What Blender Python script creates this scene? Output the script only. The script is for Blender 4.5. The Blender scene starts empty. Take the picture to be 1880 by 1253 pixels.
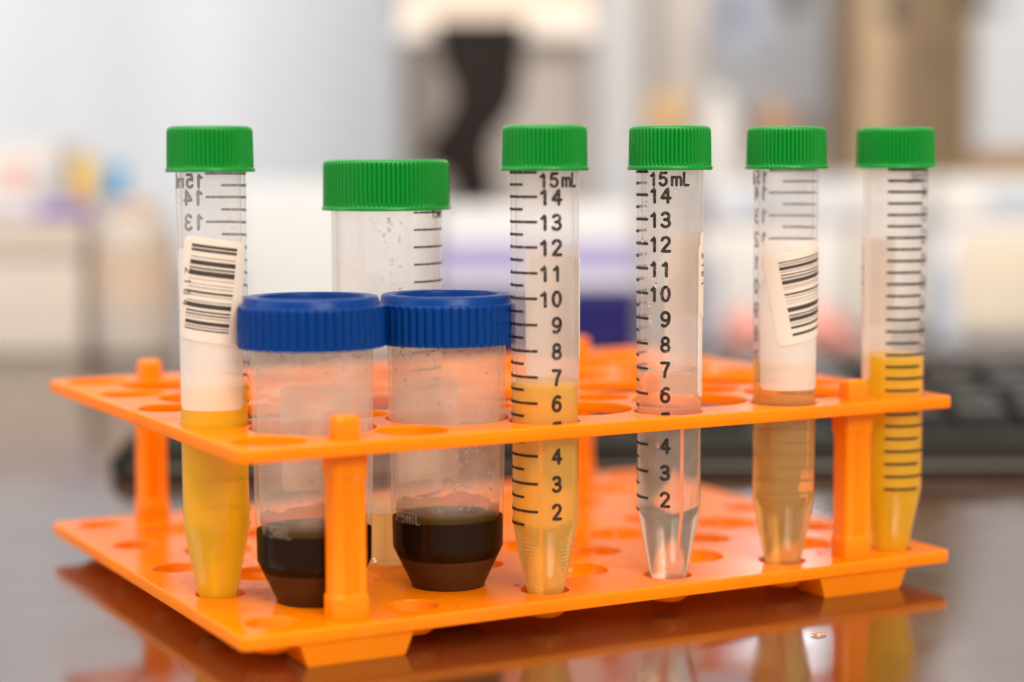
import bpy, bmesh, math, random
from math import sin, cos, pi, radians
from mathutils import Vector, Matrix
random.seed(7)
S = bpy.context.scene
C = S.collection
K = 0.001                                  # everything below is written in millimetres

# ------------------------------------------------------------------ camera
PITCH, YAW, ROLL = 0.0918, 0.4895, -0.0038
CAM = Vector((-144.14, -397.36, 104.01))
FWD = Vector((sin(YAW)*cos(PITCH), cos(YAW)*cos(PITCH), -sin(PITCH)))
RT0 = Vector((cos(YAW), -sin(YAW), 0))
UP0 = RT0.cross(FWD)
RT = RT0*cos(ROLL) + UP0*sin(ROLL)
UP = -RT0*sin(ROLL) + UP0*cos(ROLL)
cd = bpy.data.cameras.new('camera'); cam = bpy.data.objects.new('camera', cd); C.objects.link(cam)
m3 = Matrix((RT, UP, -FWD)).transposed()
cam.matrix_world = Matrix.Translation(CAM*K) @ m3.to_4x4()
cd.sensor_width = 36; cd.lens = 3563.5/1880*36
cd.clip_start = 0.02; cd.clip_end = 20
cd.dof.use_dof = True; cd.dof.focus_distance = 0.476; cd.dof.aperture_fstop = 4.6
S.camera = cam

# ------------------------------------------------------------------ world, exposure
w = bpy.data.worlds.new('World'); S.world = w; w.use_nodes = True
bg = w.node_tree.nodes['Background']
bg.inputs[0].default_value = (1.0, 0.94, 0.88, 1); bg.inputs[1].default_value = 0.88
S.view_settings.view_transform = 'Standard'; S.view_settings.look = 'None'
S.view_settings.exposure = 0.12; S.view_settings.gamma = 1.0
S.render.engine = 'CYCLES'
cy = S.cycles
cy.max_bounces = 32; cy.transmission_bounces = 24; cy.glossy_bounces = 10; cy.diffuse_bounces = 10
cy.transparent_max_bounces = 16; cy.volume_bounces = 0
cy.caustics_reflective = True; cy.caustics_refractive = True; cy.blur_glossy = 0.6
cy.sample_clamp_indirect = 25
cy.use_denoising = True
try: cy.denoiser = 'OPENIMAGEDENOISE'
except Exception: pass

def lab(X, Y, z=0):
    """metres on the bench: X mm to the right of and Y mm ahead of the camera's foot"""
    return Vector((CAM.x + X*cos(YAW) + Y*sin(YAW), CAM.y - X*sin(YAW) + Y*cos(YAW), z))*K

def area(name, X, Y, z, sx, sy, power, col, tgt):
    l = bpy.data.lights.new(name, 'AREA'); l.shape = 'RECTANGLE'; l.size = sx*K; l.size_y = sy*K
    l.energy = power; l.color = col
    o = bpy.data.objects.new(name, l); C.objects.link(o); o.location = lab(X, Y, z)
    d = lab(*tgt) - o.location
    o.rotation_euler = d.to_track_quat('-Z', 'Z' if abs(d.z) < .9*d.length else 'Y').to_euler()
    return o
TZ = -8.8                                   # bench top
area('ceiling_lamp', -100, 300, 1500, 1400, 900, 23, (1.0, .96, .90), (0, 500, 0))
area('window_light', -1100, 300, 700, 900, 900, 8, (.86, .93, 1.0), (0, 500, 30))
area('tall_lamp', 400, 1960, 520, 130, 480, 1.2, (.93, .95, 1.0), (60, 480, 20))
area('room_lamp', 500, -700, 1000, 800, 600, 22, (1.0, .90, .78), (0, 700, 50))

# ------------------------------------------------------------------ materials
def mat(name, col, rough=.4, **k):
    m = bpy.data.materials.new(name); m.use_nodes = True
    b = m.node_tree.nodes['Principled BSDF']
    b.inputs['Base Color'].default_value = (*col, 1); b.inputs['Roughness'].default_value = rough
    for a, v in k.items():
        n = a.replace('_', ' ')
        b.inputs[n].default_value = v
    return m
def noisy(m, scale, lo, hi, amt=.12, bump=0, detail=4, stretch=(1, 1, 1)):
    """procedural variation: roughness lo..hi, slight value change, optional bump"""
    nt = m.node_tree; b = nt.nodes['Principled BSDF']
    tc = nt.nodes.new('ShaderNodeTexCoord'); mp = nt.nodes.new('ShaderNodeMapping')
    mp.inputs['Scale'].default_value = stretch
    nt.links.new(tc.outputs['Object'], mp.inputs[0])
    n = nt.nodes.new('ShaderNodeTexNoise'); n.inputs['Scale'].default_value = scale; n.inputs['Detail'].default_value = detail
    nt.links.new(mp.outputs[0], n.inputs['Vector'])
    r = nt.nodes.new('ShaderNodeMapRange'); r.inputs[1].default_value = .3; r.inputs[2].default_value = .7
    r.inputs[3].default_value = lo; r.inputs[4].default_value = hi
    nt.links.new(n.outputs[0], r.inputs[0]); nt.links.new(r.outputs[0], b.inputs['Roughness'])
    if amt:
        col = tuple(b.inputs['Base Color'].default_value)
        mx = nt.nodes.new('ShaderNodeMixRGB'); mx.inputs[1].default_value = col
        mx.inputs[2].default_value = (col[0]*(1-amt), col[1]*(1-amt), col[2]*(1-amt), 1)
        r2 = nt.nodes.new('ShaderNodeMapRange'); r2.inputs[1].default_value = .35; r2.inputs[2].default_value = .65
        nt.links.new(n.outputs[0], r2.inputs[0]); nt.links.new(r2.outputs[0], mx.inputs[0])
        nt.links.new(mx.outputs[0], b.inputs['Base Color'])
    if bump:
        bp = nt.nodes.new('ShaderNodeBump'); bp.inputs['Strength'].default_value = 1; bp.inputs['Distance'].default_value = bump*K
        nt.links.new(n.outputs[0], bp.inputs['Height']); nt.links.new(bp.outputs[0], b.inputs['Normal'])
    return m
M = {}
M['orange'] = noisy(mat('orange_plastic', (.96, .265, .0), .2, IOR=1.48, Specular_IOR_Level=.3), 22, .10, .26, .16, .22, 6)
nt = M['orange'].node_tree; N_ = nt.nodes.new    # dried splashes and faint brown specks
tcx = N_('ShaderNodeTexCoord'); vo = N_('ShaderNodeTexNoise'); vo.inputs['Scale'].default_value = 900; vo.inputs['Detail'].default_value = 2
nt.links.new(tcx.outputs['Object'], vo.inputs['Vector']); rr1 = N_('ShaderNodeMapRange'); rr1.inputs[1].default_value = .70; rr1.inputs[2].default_value = .76; rr1.inputs[4].default_value = .75
n2 = N_('ShaderNodeTexNoise'); n2.inputs['Scale'].default_value = 28; n2.inputs['Detail'].default_value = 7; n2.inputs['Roughness'].default_value = .65
nt.links.new(tcx.outputs['Object'], n2.inputs['Vector'])
rr2 = N_('ShaderNodeMapRange'); rr2.inputs[1].default_value = .54; rr2.inputs[2].default_value = .60; rr2.inputs[3].default_value = 0; rr2.inputs[4].default_value = .16
bs = nt.nodes['Principled BSDF']; rsock = bs.inputs['Roughness'].links[0].from_socket; csock = bs.inputs['Base Color'].links[0].from_socket
ad = N_('ShaderNodeMath'); ad.operation = 'ADD'; nt.links.new(n2.outputs[0], rr2.inputs[0]); nt.links.new(rsock, ad.inputs[0]); nt.links.new(rr2.outputs[0], ad.inputs[1]); nt.links.new(ad.outputs[0], bs.inputs['Roughness'])
nt.links.new(vo.outputs[0], rr1.inputs[0]); mc = N_('ShaderNodeMixRGB'); nt.links.new(rr1.outputs[0], mc.inputs[0]); nt.links.new(csock, mc.inputs[1]); mc.inputs[2].default_value = (.25, .08, .01, 1)
nt.links.new(mc.outputs[0], bs.inputs['Base Color'])
#                      # thin orange plastic lets some light through
tr = nt.nodes.new('ShaderNodeBsdfTranslucent'); tr.inputs['Color'].default_value = (1.0, .40, .0, 1)
mx = nt.nodes.new('ShaderNodeMixShader'); mx.inputs[0].default_value = .34
nt.links.new(nt.nodes['Principled BSDF'].outputs[0], mx.inputs[1]); nt.links.new(tr.outputs[0], mx.inputs[2])
nt.links.new(mx.outputs[0], nt.nodes['Material Output'].inputs['Surface'])
M['green'] = noisy(mat('green_cap_plastic', (.0, .18, .014), .3, Specular_IOR_Level=.22, Subsurface_Weight=.1, Subsurface_Radius=(.1, 1, .2), Subsurface_Scale=.001), 300, .26, .38, .05)
M['blue'] = noisy(mat('blue_cap_plastic', (.0, .028, .15), .3, Specular_IOR_Level=.12), 300, .24, .38, .08)
M['ink'] = mat('black_ink', (.035, .022, .014), .5)
M['print'] = mat('worn_print', (.022, .013, .008), .5, Specular_IOR_Level=.3)
nt = M['print'].node_tree; tcp = nt.nodes.new('ShaderNodeTexCoord'); np_ = nt.nodes.new('ShaderNodeTexNoise'); np_.inputs['Scale'].default_value = 1400; np_.inputs['Detail'].default_value = 3
nt.links.new(tcp.outputs['Object'], np_.inputs['Vector']); rp = nt.nodes.new('ShaderNodeMapRange'); rp.inputs[1].default_value = .5; rp.inputs[2].default_value = .72; rp.inputs[3].default_value = .0; rp.inputs[4].default_value = .35
nt.links.new(np_.outputs[0], rp.inputs[0]); tpp = nt.nodes.new('ShaderNodeBsdfTransparent'); mp_ = nt.nodes.new('ShaderNodeMixShader')
nt.links.new(rp.outputs[0], mp_.inputs[0]); nt.links.new(nt.nodes['Principled BSDF'].outputs[0], mp_.inputs[1]); nt.links.new(tpp.outputs[0], mp_.inputs[2]); nt.links.new(mp_.outputs[0], nt.nodes['Material Output'].inputs['Surface'])
M['table'] = noisy(mat('bench_laminate', (.045, .014, .004), .11, IOR=3.4), 30, .08, .22, .1, 0, 9)

def mixmat(name, col, tint, fac, ior, rough, trans=.5, gloss=True, bump=None, inscale=0, absorb=None):
    """clear medium with a share of cloudy scatter (diffuse + translucent)"""
    m = bpy.data.materials.new(name); m.use_nodes = True; nt = m.node_tree
    for n in list(nt.nodes):
        if n.type != 'OUTPUT_MATERIAL': nt.nodes.remove(n)
    out = nt.nodes['Material Output']
    g = nt.nodes.new('ShaderNodeBsdfGlass'); g.inputs['Color'].default_value = (*tint, 1)
    g.inputs['IOR'].default_value = ior; g.inputs['Roughness'].default_value = rough
    d = nt.nodes.new('ShaderNodeBsdfDiffuse'); d.inputs['Color'].default_value = (*col, 1)
    t = nt.nodes.new('ShaderNodeBsdfTranslucent'); t.inputs['Color'].default_value = (*col, 1)
    a = nt.nodes.new('ShaderNodeMixShader'); a.inputs[0].default_value = trans
    nt.links.new(d.outputs[0], a.inputs[1]); nt.links.new(t.outputs[0], a.inputs[2])
    b = nt.nodes.new('ShaderNodeMixShader'); b.inputs[0].default_value = fac
    nt.links.new(g.outputs[0], b.inputs[1]); nt.links.new(a.outputs[0], b.inputs[2])
    nt.links.new(b.outputs[0], out.inputs['Surface'])
    if absorb:                                  # colour left after 14 mm of liquid
        sg = [-math.log(max(.002, c))/.014 for c in absorb]; mxs = max(sg)
        va = nt.nodes.new('ShaderNodeVolumeAbsorption'); va.inputs[0].default_value = (*[1-x/mxs for x in sg], 1); va.inputs[1].default_value = mxs
        nt.links.new(va.outputs[0], out.inputs['Volume'])
    if inscale:
        tc = nt.nodes.new('ShaderNodeTexCoord')
        n = nt.nodes.new('ShaderNodeTexNoise'); n.inputs['Scale'].default_value = inscale; n.inputs['Detail'].default_value = 5
        nt.links.new(tc.outputs['Object'], n.inputs['Vector'])
        r = nt.nodes.new('ShaderNodeMapRange'); r.inputs[1].default_value = .35; r.inputs[2].default_value = .75
        r.inputs[3].default_value = fac*.75; r.inputs[4].default_value = min(1, fac*1.5)
        nt.links.new(n.outputs[0], r.inputs[0]); nt.links.new(r.outputs[0], b.inputs[0])
        if bump:
            bp = nt.nodes.new('ShaderNodeBump'); bp.inputs['Distance'].default_value = bump*K
            nt.links.new(n.outputs[0], bp.inputs['Height']); nt.links.new(bp.outputs[0], g.inputs['Normal'])
    return m
def thin(name, col, tint, fog, edge=.35, trans=.55, rough=.08, inscale=0, spec=1.0):
    """clear plastic wall: see-through, glossier and foggier towards grazing angles, fog uneven"""
    m = bpy.data.materials.new(name); m.use_nodes = True; nt = m.node_tree
    for n in list(nt.nodes):
        if n.type != 'OUTPUT_MATERIAL': nt.nodes.remove(n)
    N = nt.nodes.new; Lk = nt.links.new; out = nt.nodes['Material Output']
    def math_(op, a, b):
        n = N('ShaderNodeMath'); n.operation = op; n.use_clamp = op == 'ADD'
        for i, x in enumerate((a, b)):
            if isinstance(x, (int, float)): n.inputs[i].default_value = x
            else: Lk(x, n.inputs[i])
        return n.outputs[0]
    lw = N('ShaderNodeLayerWeight'); lw.inputs['Blend'].default_value = .5; fc = lw.outputs['Facing']
    tp = N('ShaderNodeBsdfTransparent'); tp.inputs[0].default_value = (*tint, 1)
    d = N('ShaderNodeBsdfDiffuse'); d.inputs[0].default_value = (*col, 1)
    t = N('ShaderNodeBsdfTranslucent'); t.inputs[0].default_value = (*col, 1)
    a = N('ShaderNodeMixShader'); a.inputs[0].default_value = trans; Lk(d.outputs[0], a.inputs[1]); Lk(t.outputs[0], a.inputs[2])
    g = N('ShaderNodeBsdfGlossy'); g.inputs['Roughness'].default_value = rough
    base = fog
    if inscale:
        tc = N('ShaderNodeTexCoord'); n = N('ShaderNodeTexNoise'); n.inputs['Scale'].default_value = inscale; n.inputs['Detail'].default_value = 6
        Lk(tc.outputs['Object'], n.inputs['Vector'])
        r_ = N('ShaderNodeMapRange'); r_.inputs[1].default_value = .3; r_.inputs[2].default_value = .75; r_.inputs[3].default_value = fog*.65; r_.inputs[4].default_value = fog*1.5
        Lk(n.outputs[0], r_.inputs[0]); base = math_('ADD', r_.outputs[0], 0.0)
    f = math_('ADD', base, math_('MULTIPLY', math_('POWER', fc, 4.0), edge))
    f.node.name = 'fog'
    mx = N('ShaderNodeMixShader'); Lk(f, mx.inputs[0]); Lk(tp.outputs[0], mx.inputs[1]); Lk(a.outputs[0], mx.inputs[2]); mx.name = 'fogmix'
    F = math_('ADD', .035*spec, math_('MULTIPLY', math_('POWER', fc, 5.0), .8*spec))
    m2 = N('ShaderNodeMixShader'); Lk(F, m2.inputs[0]); Lk(mx.outputs[0], m2.inputs[1]); Lk(g.outputs[0], m2.inputs[2])
    Lk(m2.outputs[0], out.inputs['Surface'])
    return m
M['clear'] = thin('clear_tube_plastic', (.93, .89, .85), (.99, .985, .98), .10, .30, .5, .12, 120)
M['clear_big'] = thin('clear_wide_tube_plastic', (.93, .89, .85), (.99, .985, .98), .07, .35, .5, .06, 120)
M['hazy'] = thin('hazy_cup_plastic', (.93, .82, .70), (.98, .97, .95), .18, .3, .5, .1, 160, .5)
def wetline(m, z, keep, spread=2.0):
    """the wall is fogged above the liquid (height z mm) and wetted clear below it"""
    nt = m.node_tree
    sx = nt.nodes.new('ShaderNodeSeparateXYZ'); rg = nt.nodes.new('ShaderNodeMapRange'); tcn = nt.nodes.new('ShaderNodeTexCoord')
    rg.inputs[1].default_value = (z-spread)*K; rg.inputs[2].default_value = (z+spread)*K; rg.inputs[3].default_value = keep; rg.inputs[4].default_value = 1
    ml_ = nt.nodes.new('ShaderNodeMath'); ml_.operation = 'MULTIPLY'; mx = nt.nodes['fogmix']; src = mx.inputs[0].links[0].from_socket
    nt.links.new(tcn.outputs['Object'], sx.inputs[0]); nt.links.new(sx.outputs[2], rg.inputs[0])
    nt.links.new(src, ml_.inputs[0]); nt.links.new(rg.outputs[0], ml_.inputs[1]); nt.links.new(ml_.outputs[0], mx.inputs[0])
    return m
wetline(M['hazy'], 20.0, .0, 1.6)
M['ridge'] = thin('moulded_ridge_plastic', (.95, .9, .84), (.97, .96, .94), .14, .3, .5, .1, 0, .5)
M['drop'] = mixmat('water_drop', (.9, .9, .9), (1, 1, 1), .03, 1.33, 0)
M['patch'] = thin('white_print', (.94, .87, .80), (1, 1, 1), .50, .1, .5, .3, 0, .3)
M['cup_patch'] = thin('faint_print', (.90, .80, .70), (1, 1, 1), .34, .1, .5, .3, 90, .3)
M['paper'] = mixmat('label_paper', (.88, .80, .71), (1, 1, 1), 1.0, 1.4, .5, .5)

def tag(o, label=None, cat=None, group=None, kind=None):
    if label: o['label'] = label
    if cat: o['category'] = cat
    if group: o['group'] = group
    if kind: o['kind'] = kind
    return o
def empty(name, loc, rz=0):
    o = bpy.data.objects.new(name, None); C.objects.link(o); o.empty_display_size = .01
    o.location = loc; o.rotation_euler = (0, 0, rz); return o
def mesh(name, verts, faces, m, parent=None, smooth=35, scale=K):
    me = bpy.data.meshes.new(name); me.from_pydata([Vector(v)*scale for v in verts], [], faces); me.update()
    if smooth:
        for p in me.polygons: p.use_smooth = True
        me.set_sharp_from_angle(angle=radians(smooth))
    me.materials.append(m)
    o = bpy.data.objects.new(name, me); C.objects.link(o)
    if parent: o.parent = parent
    return o
class MB:
    def __init__(s): s.v = []; s.f = []
    def add(s, v, f):
        n = len(s.v); s.v += [tuple(x) for x in v]; s.f += [tuple(i+n for i in q) for q in f]
    def lathe(s, prof, n=96, cx=0, cy=0, rfn=None, close=False):
        """prof: list of (r, z); r=0 ends collapse to a point"""
        v = []; idx = []
        for r, z in prof:
            if r < 1e-6: idx.append([len(v)]*n); v.append((cx, cy, z))
            else:
                idx.append(list(range(len(v), len(v)+n)))
                for k in range(n):
                    a = 2*pi*k/n; rr = rfn(r, z, a) if rfn else r
                    v.append((cx+rr*cos(a), cy+rr*sin(a), z))
        f = []
        rows = list(zip(idx, idx[1:])) + ([(idx[-1], idx[0])] if close else [])
        for A, B in rows:
            for k in range(n):
                q = [A[k], A[(k+1) % n], B[(k+1) % n], B[k]]
                u = []
                for i in q:
                    if i not in u: u.append(i)
                if len(u) > 2: f.append(u)
        s.add(v, f)
    def box(s, x0, x1, y0, y1, z0, z1, bev=0):
        if bev <= 0:
            v = [(x, y, z) for z in (z0, z1) for y in (y0, y1) for x in (x0, x1)]
            s.add(v, [(0, 2, 3, 1), (4, 5, 7, 6), (0, 1, 5, 4), (2, 6, 7, 3), (0, 4, 6, 2), (1, 3, 7, 5)]); return
        bm = bmesh.new(); bmesh.ops.create_cube(bm, size=1)
        for q in bm.verts:
            q.co = Vector(((x0+x1)/2+q.co.x*(x1-x0), (y0+y1)/2+q.co.y*(y1-y0), (z0+z1)/2+q.co.z*(z1-z0)))
        bmesh.ops.bevel(bm, geom=bm.edges[:]+bm.verts[:], offset=bev, segments=3, affect='EDGES', profile=.5)
        bm.verts.index_update()
        s.add([q.co.copy() for q in bm.verts], [[q.index for q in f.verts] for f in bm.faces]); bm.free()
    def build(s, name, m, parent=None, smooth=35): return mesh(name, s.v, s.f, m, parent, smooth)

# ------------------------------------------------------------------ the bench
tb = MB(); tb.box(-1900, 1900, -600, 2150, -40, TZ, 2)
table = tb.build('bench_top', M['table']); tag(table, kind='structure')
def unlab(o):
    o.location = (CAM.x*K, CAM.y*K, 0); o.rotation_euler = (0, 0, -YAW); return o
unlab(table)

# ------------------------------------------------------------------ the rack
W, D, H, T = 201.0, 159.2, 41.7, 3.2
X0, SX, Y0, SY = 11.4, 35.55, 11.5, 34.35
corners = [(X0+SX*i, Y0+SY*j) for i in range(6) for j in range(5)]
centres = [(29.0+SX*i, 28.4+SY*j) for i in range(5) for j in range(4)]
posts = [(28.3, 7.6), (173.0, 7.6), (28.0, D-7.6), (173.0, D-7.6)]
rack = empty('tube_rack', (0, 0, TZ*K))
tag(rack, 'bright orange two-tier plastic rack holding all the tubes on the glossy bench', 'test tube rack')
def plate(holes, bev=.45):
    """shelf outline with round holes -> (verts, faces), z 0 at the top face"""
    cu = bpy.data.curves.new('tmp', 'CURVE'); cu.dimensions = '2D'; cu.fill_mode = 'BOTH'
    cu.extrude = (T/2-bev)*K; cu.bevel_depth = bev*K; cu.bevel_resolution = 2; cu.offset = -bev*K
    def poly(pts):
        sp = cu.splines.new('POLY'); sp.points.add(len(pts)-1); sp.use_cyclic_u = True
        for p, q in zip(sp.points, pts): p.co = (q[0]*K, q[1]*K, 0, 1)
    r = 2.6; out = []
    for cx, cy_, a0 in ((W-r, D-r, 0), (r, D-r, 90), (r, r, 180), (W-r, r, 270)):
        for k in range(7):
            a = radians(a0+15*k); out.append((cx+r*cos(a), cy_+r*sin(a)))
    poly(out)
    for x, y, rr in holes:
        n = 56; poly([(x+rr*cos(2*pi*k/n), y-rr*sin(2*pi*k/n)) for k in range(n)])
    o = bpy.data.objects.new('tmp', cu); C.objects.link(o)
    dg = bpy.context.evaluated_depsgraph_get(); me = bpy.data.meshes.new_from_object(o.evaluated_get(dg))
    v = [(q.co.x/K, q.co.y/K, q.co.z/K - T/2) for q in me.vertices]; f = [tuple(p.vertices) for p in me.polygons]
    bpy.data.objects.remove(o); bpy.data.curves.remove(cu)
    return v, f
def shelf(name, z, v, f, extra=None):
    b = MB(); b.add(v, f)
    if extra: extra(b)
    b.v = [(x, y, zz+z-TZ) for x, y, zz in b.v]
    return b.build(name, M['orange'], rack, 30)
RS, RL = 8.65, 15.15
v, f = plate([(x, y, RS) for x, y in corners] + [(x, y, RL) for x, y in centres])
shelf('upper_shelf', H, v, f)
rs, rl = 5.9, 8.9
v, f = plate([(x, y, rs) for x, y in corners] + [(x, y, rl) for x, y in centres])
def dimples(b):
    for (x, y) in corners:
        b.lathe([(rs-.02, -.5), (rs-.25, -1.4), (4.7, -4.2), (3.4, -5.2), (0, -5.6), (0, -6.7), (3.9, -6.3), (5.6, -4.9), (rs+.7, -2.9)], 48, x, y)
    for (x, y) in centres:
        b.lathe([(rl-.02, -.5), (rl-.2, -1.5), (rl-1.5, -3.6), (rl-3.2, -5.0), (3.0, -5.6), (0, -5.7), (0, -6.9), (4, -6.7), (7.4, -5.3), (rl+.7, -2.9)], 56, x, y)
    for i in range(5):                       # round gate marks between the dimples
        for j in range(4):
            x, y = X0+SX*(i+.5), Y0+SY*j+ (0 if j else 34.35*4)
            if (i, j) in ((0, 0), (4, 0)): continue
            b.lathe([(2.0, -.1), (2.0, .12), (1.7, .16), (1.5, .03), (0, .03)], 24, x, y)
shelf('lower_shelf', 0, v, f, dimples)
def star(r):   # post section: rounded bar with a groove down each side
    def fn(_r, z, a):
        q = abs(math.atan2(sin(a), cos(a)))
        return _r*(1 - .10*math.exp(-((abs(a-1.5*pi))/.22)**2) - .10*math.exp(-((a-.5*pi)/.22)**2))
    return fn
def sq(n, hx, hy, z, groove=0, e=5):
    out = []
    for k in range(n):
        a = 2*pi*k/n; c, s_ = cos(a), sin(a)
        x = hx*math.copysign(abs(c)**(2/e), c); y = hy*math.copysign(abs(s_)**(2/e), s_)
        if groove and abs(x) < hx*.42: y -= math.copysign(groove*min(1, (hx*.42-abs(x))/.6), y)
        out.append((x, y, z))
    return out
def loft(b, rings):
    n = len(rings[0]); v = [p for r in rings for p in r]; f = []
    for i in range(len(rings)-1):
        for k in range(n): f.append((i*n+k, i*n+(k+1) % n, (i+1)*n+(k+1) % n, (i+1)*n+k))
    f.append(tuple(range(n-1, -1, -1))); f.append(tuple(range((len(rings)-1)*n, len(rings)*n)))
    b.add(v, f)
for (x, y) in posts:
    b = MB(); n = 96
    loft(b, [sq(n, 4.55, 3.9, -1), sq(n, 4.55, 3.9, 5.2), sq(n, 4.45, 3.8, 5.5),
             sq(n, 4.3, 3.65, 5.6), sq(n, 4.15, 3.5, 5.9, .7), sq(n, 4.15, 3.5, 31.5, .7), sq(n, 4.3, 3.7, 33, .3),
             sq(n, 4.55, 3.9, 33.8), sq(n, 4.6, 3.95, H-T-.01)])
    b.v = [(a+x, c+y, d-TZ) for a, c, d in b.v]
    p = b.build('post', M['orange'], rack, 40)
    b = MB()
    loft(b, [sq(64, 3.15, 2.7, H-T), sq(64, 3.1, 2.65, H+3.9), sq(64, 2.9, 2.45, H+4.7), sq(64, 2.5, 2.05, H+5.1)])
    b.v = [(a+x, c+y, d-TZ) for a, c, d in b.v]
    b.build('peg', M['orange'], p, 40)
for (x0, x1) in ((13.8, 42.2), (157.6, 186.4)):
    for yy, sgn in ((.6, 1), (D-.6, -1)):
        b = MB(); h0 = -T+.02; h1 = TZ
        def ring(i, z, e): return [(x0+e, yy+sgn*e*.3, z), (x1-e, yy+sgn*e*.3, z), (x1-e, yy+sgn*(14-e), z), (x0+e, yy+sgn*(14-e), z)]
        loft(b, [ring(0, h1, 2.4), ring(0, h1+.4, 2.0), ring(0, h0, .2)])
        b.v = [(a, c, d-TZ) for a, c, d in b.v]
        b.build('foot', M['orange'], rack, 40)

# ------------------------------------------------------------------ stroke lettering wrapped on tubes
def arc(cx, cy_, rx, ry, a0, a1, n=14):
    return [(cx+rx*cos(radians(a0+(a1-a0)*k/n)), cy_+ry*sin(radians(a0+(a1-a0)*k/n))) for k in range(n+1)]
GL = {
 '0': (.6, [arc(.3, .5, .27, .5, 90, 450, 26)]),
 '1': (.6, [[(.12, .76), (.24, .84), (.36, 1), (.36, 0)]]),
 '2': (.6, [arc(.3, .73, .27, .27, 165, -25) + [(.42, .46), (.03, 0), (.6, 0)]]),
 '3': (.6, [arc(.28, .75, .25, .25, 150, -80) + [(.22, .52)], [(.22, .52)]+arc(.28, .26, .29, .26, 80, -150)]),
 '4': (.6, [[(.45, 0), (.45, 1), (.0, .3), (.62, .3)]]),
 '5': (.6, [[(.55, 1), (.12, 1), (.06, .52)] + arc(.29, .32, .28, .32, 120, -150)]),
 '6': (.6, [[(.52, .93), (.4, 1.0), (.28, .98), (.12, .82), (.04, .55), (.03, .3)], arc(.3, .3, .27, .3, 180, 540, 24)]),
 '7': (.6, [[(.02, 1), (.58, 1), (.4, .62), (.3, .35), (.25, 0)]]),
 '8': (.6, [arc(.3, .75, .22, .25, 90, 450, 22), arc(.3, .26, .27, .26, 90, 450, 24)]),
 '9': (.6, [[(.08, .07), (.2, .0), (.32, .02), (.48, .18), (.56, .45), (.57, .7)], arc(.3, .7, .27, .3, 0, 360, 24)]),
 '.': (.18, [[(.08, 0), (.1, .02)]]),
 'm': (.84, [[(.06, 0), (.06, .68)], [(.06, .45)]+arc(.24, .45, .17, .22, 170, 0)+[(.41, 0)], [(.41, .45)]+arc(.6, .45, .18, .22, 170, 0)+[(.78, 0)]]),
 'L': (.5, [[(.08, 1), (.08, .06), (.14, 0), (.5, 0)]]),
 'l': (.4, [[(.08, 1), (.08, .12)] + arc(.2, .12, .12, .12, 180, 290)+[(.34, .04)]]),
 'M': (.7, [[(.04, 0), (.04, 1), (.35, .3), (.66, 1), (.66, 0)]]),
}
def resample(pts, step):
    out = [Vector(pts[0])]
    for a, b in zip(pts, pts[1:]):
        a, b = Vector(a), Vector(b); n = max(1, int((b-a).length/step))
        for k in range(1, n+1): out.append(a.lerp(b, k/n))
    return out
def ribbon(b, pts, wd, fn, lift=.1):
    """a round-ended stroke of real thickness laid on a surface; fn(u, v, off) -> xyz"""
    pts = resample(pts, .35); n = len(pts)
    if n < 2: return
    L = []; R_ = []
    for i, p in enumerate(pts):
        t = (pts[min(i+1, n-1)] - pts[max(i-1, 0)]); t = t.normalized() if t.length else Vector((1, 0))
        nn = Vector((-t.y, t.x))*wd/2; L.append(p+nn); R_.append(p-nn)
    v = [fn(p.x, p.y, lift) for p in L] + [fn(p.x, p.y, lift) for p in R_]
    f = [(n+i, n+i+1, i+1, i) for i in range(n-1)]
    b.add(v, f)
    v2 = [fn(p.x, p.y, 0) for p in L] + [fn(p.x, p.y, 0) for p in R_]
    b.add(v+v2, [(i, i+1, 2*n+i+1, 2*n+i) for i in range(n-1)] + [(n+i+1, n+i, 3*n+i, 3*n+i+1) for i in range(n-1)])
    for p in (pts[0], pts[-1]):
        c = [fn(p.x+wd/2*cos(2*pi*k/12), p.y+wd/2*sin(2*pi*k/12), lift*1.02) for k in range(12)]
        b.add([fn(p.x, p.y, lift*1.02)]+c, [(0, 1+k, 1+(k+1) % 12) for k in range(12)])
def text(b, s, u, v, h, wd, fn, gap=.24, align='L', rot=0, lift=.1):
    tot = sum(GL[c][0] for c in s)*h + gap*h*(len(s)-1)
    x = 0 if align == 'L' else (-tot if align == 'R' else -tot/2)
    for c in s:
        wdt, strokes = GL[c]
        for st in strokes:
            P = [((x+q[0]*h), q[1]*h) for q in st]
            if rot: P = [(q[0]*cos(rot)-q[1]*sin(rot), q[0]*sin(rot)+q[1]*cos(rot)) for q in P]
            ribbon(b, [(u+q[0], v+q[1]) for q in P], wd, fn, lift)
        x += (wdt+gap)*h
    return tot
def wrap(rf, base=0):
    """(u mm of arc, v height, offset) -> point on the tube; u=0 faces the viewer at angle base (degrees, to the right)"""
    def fn(u, v, off=0):
        r = rf(v); a = radians(base)+u/8.15 if rf is rbody else radians(base)+u/rf(60)
        return ((r+off)*sin(a), -(r+off)*cos(a), v)
    return fn
def rbody(z): return 8.02 + .28*max(0, min(1, (z-16)/86))
def face_rot(x, y): return math.atan2(CAM.y-y, CAM.x-x) + pi/2

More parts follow.
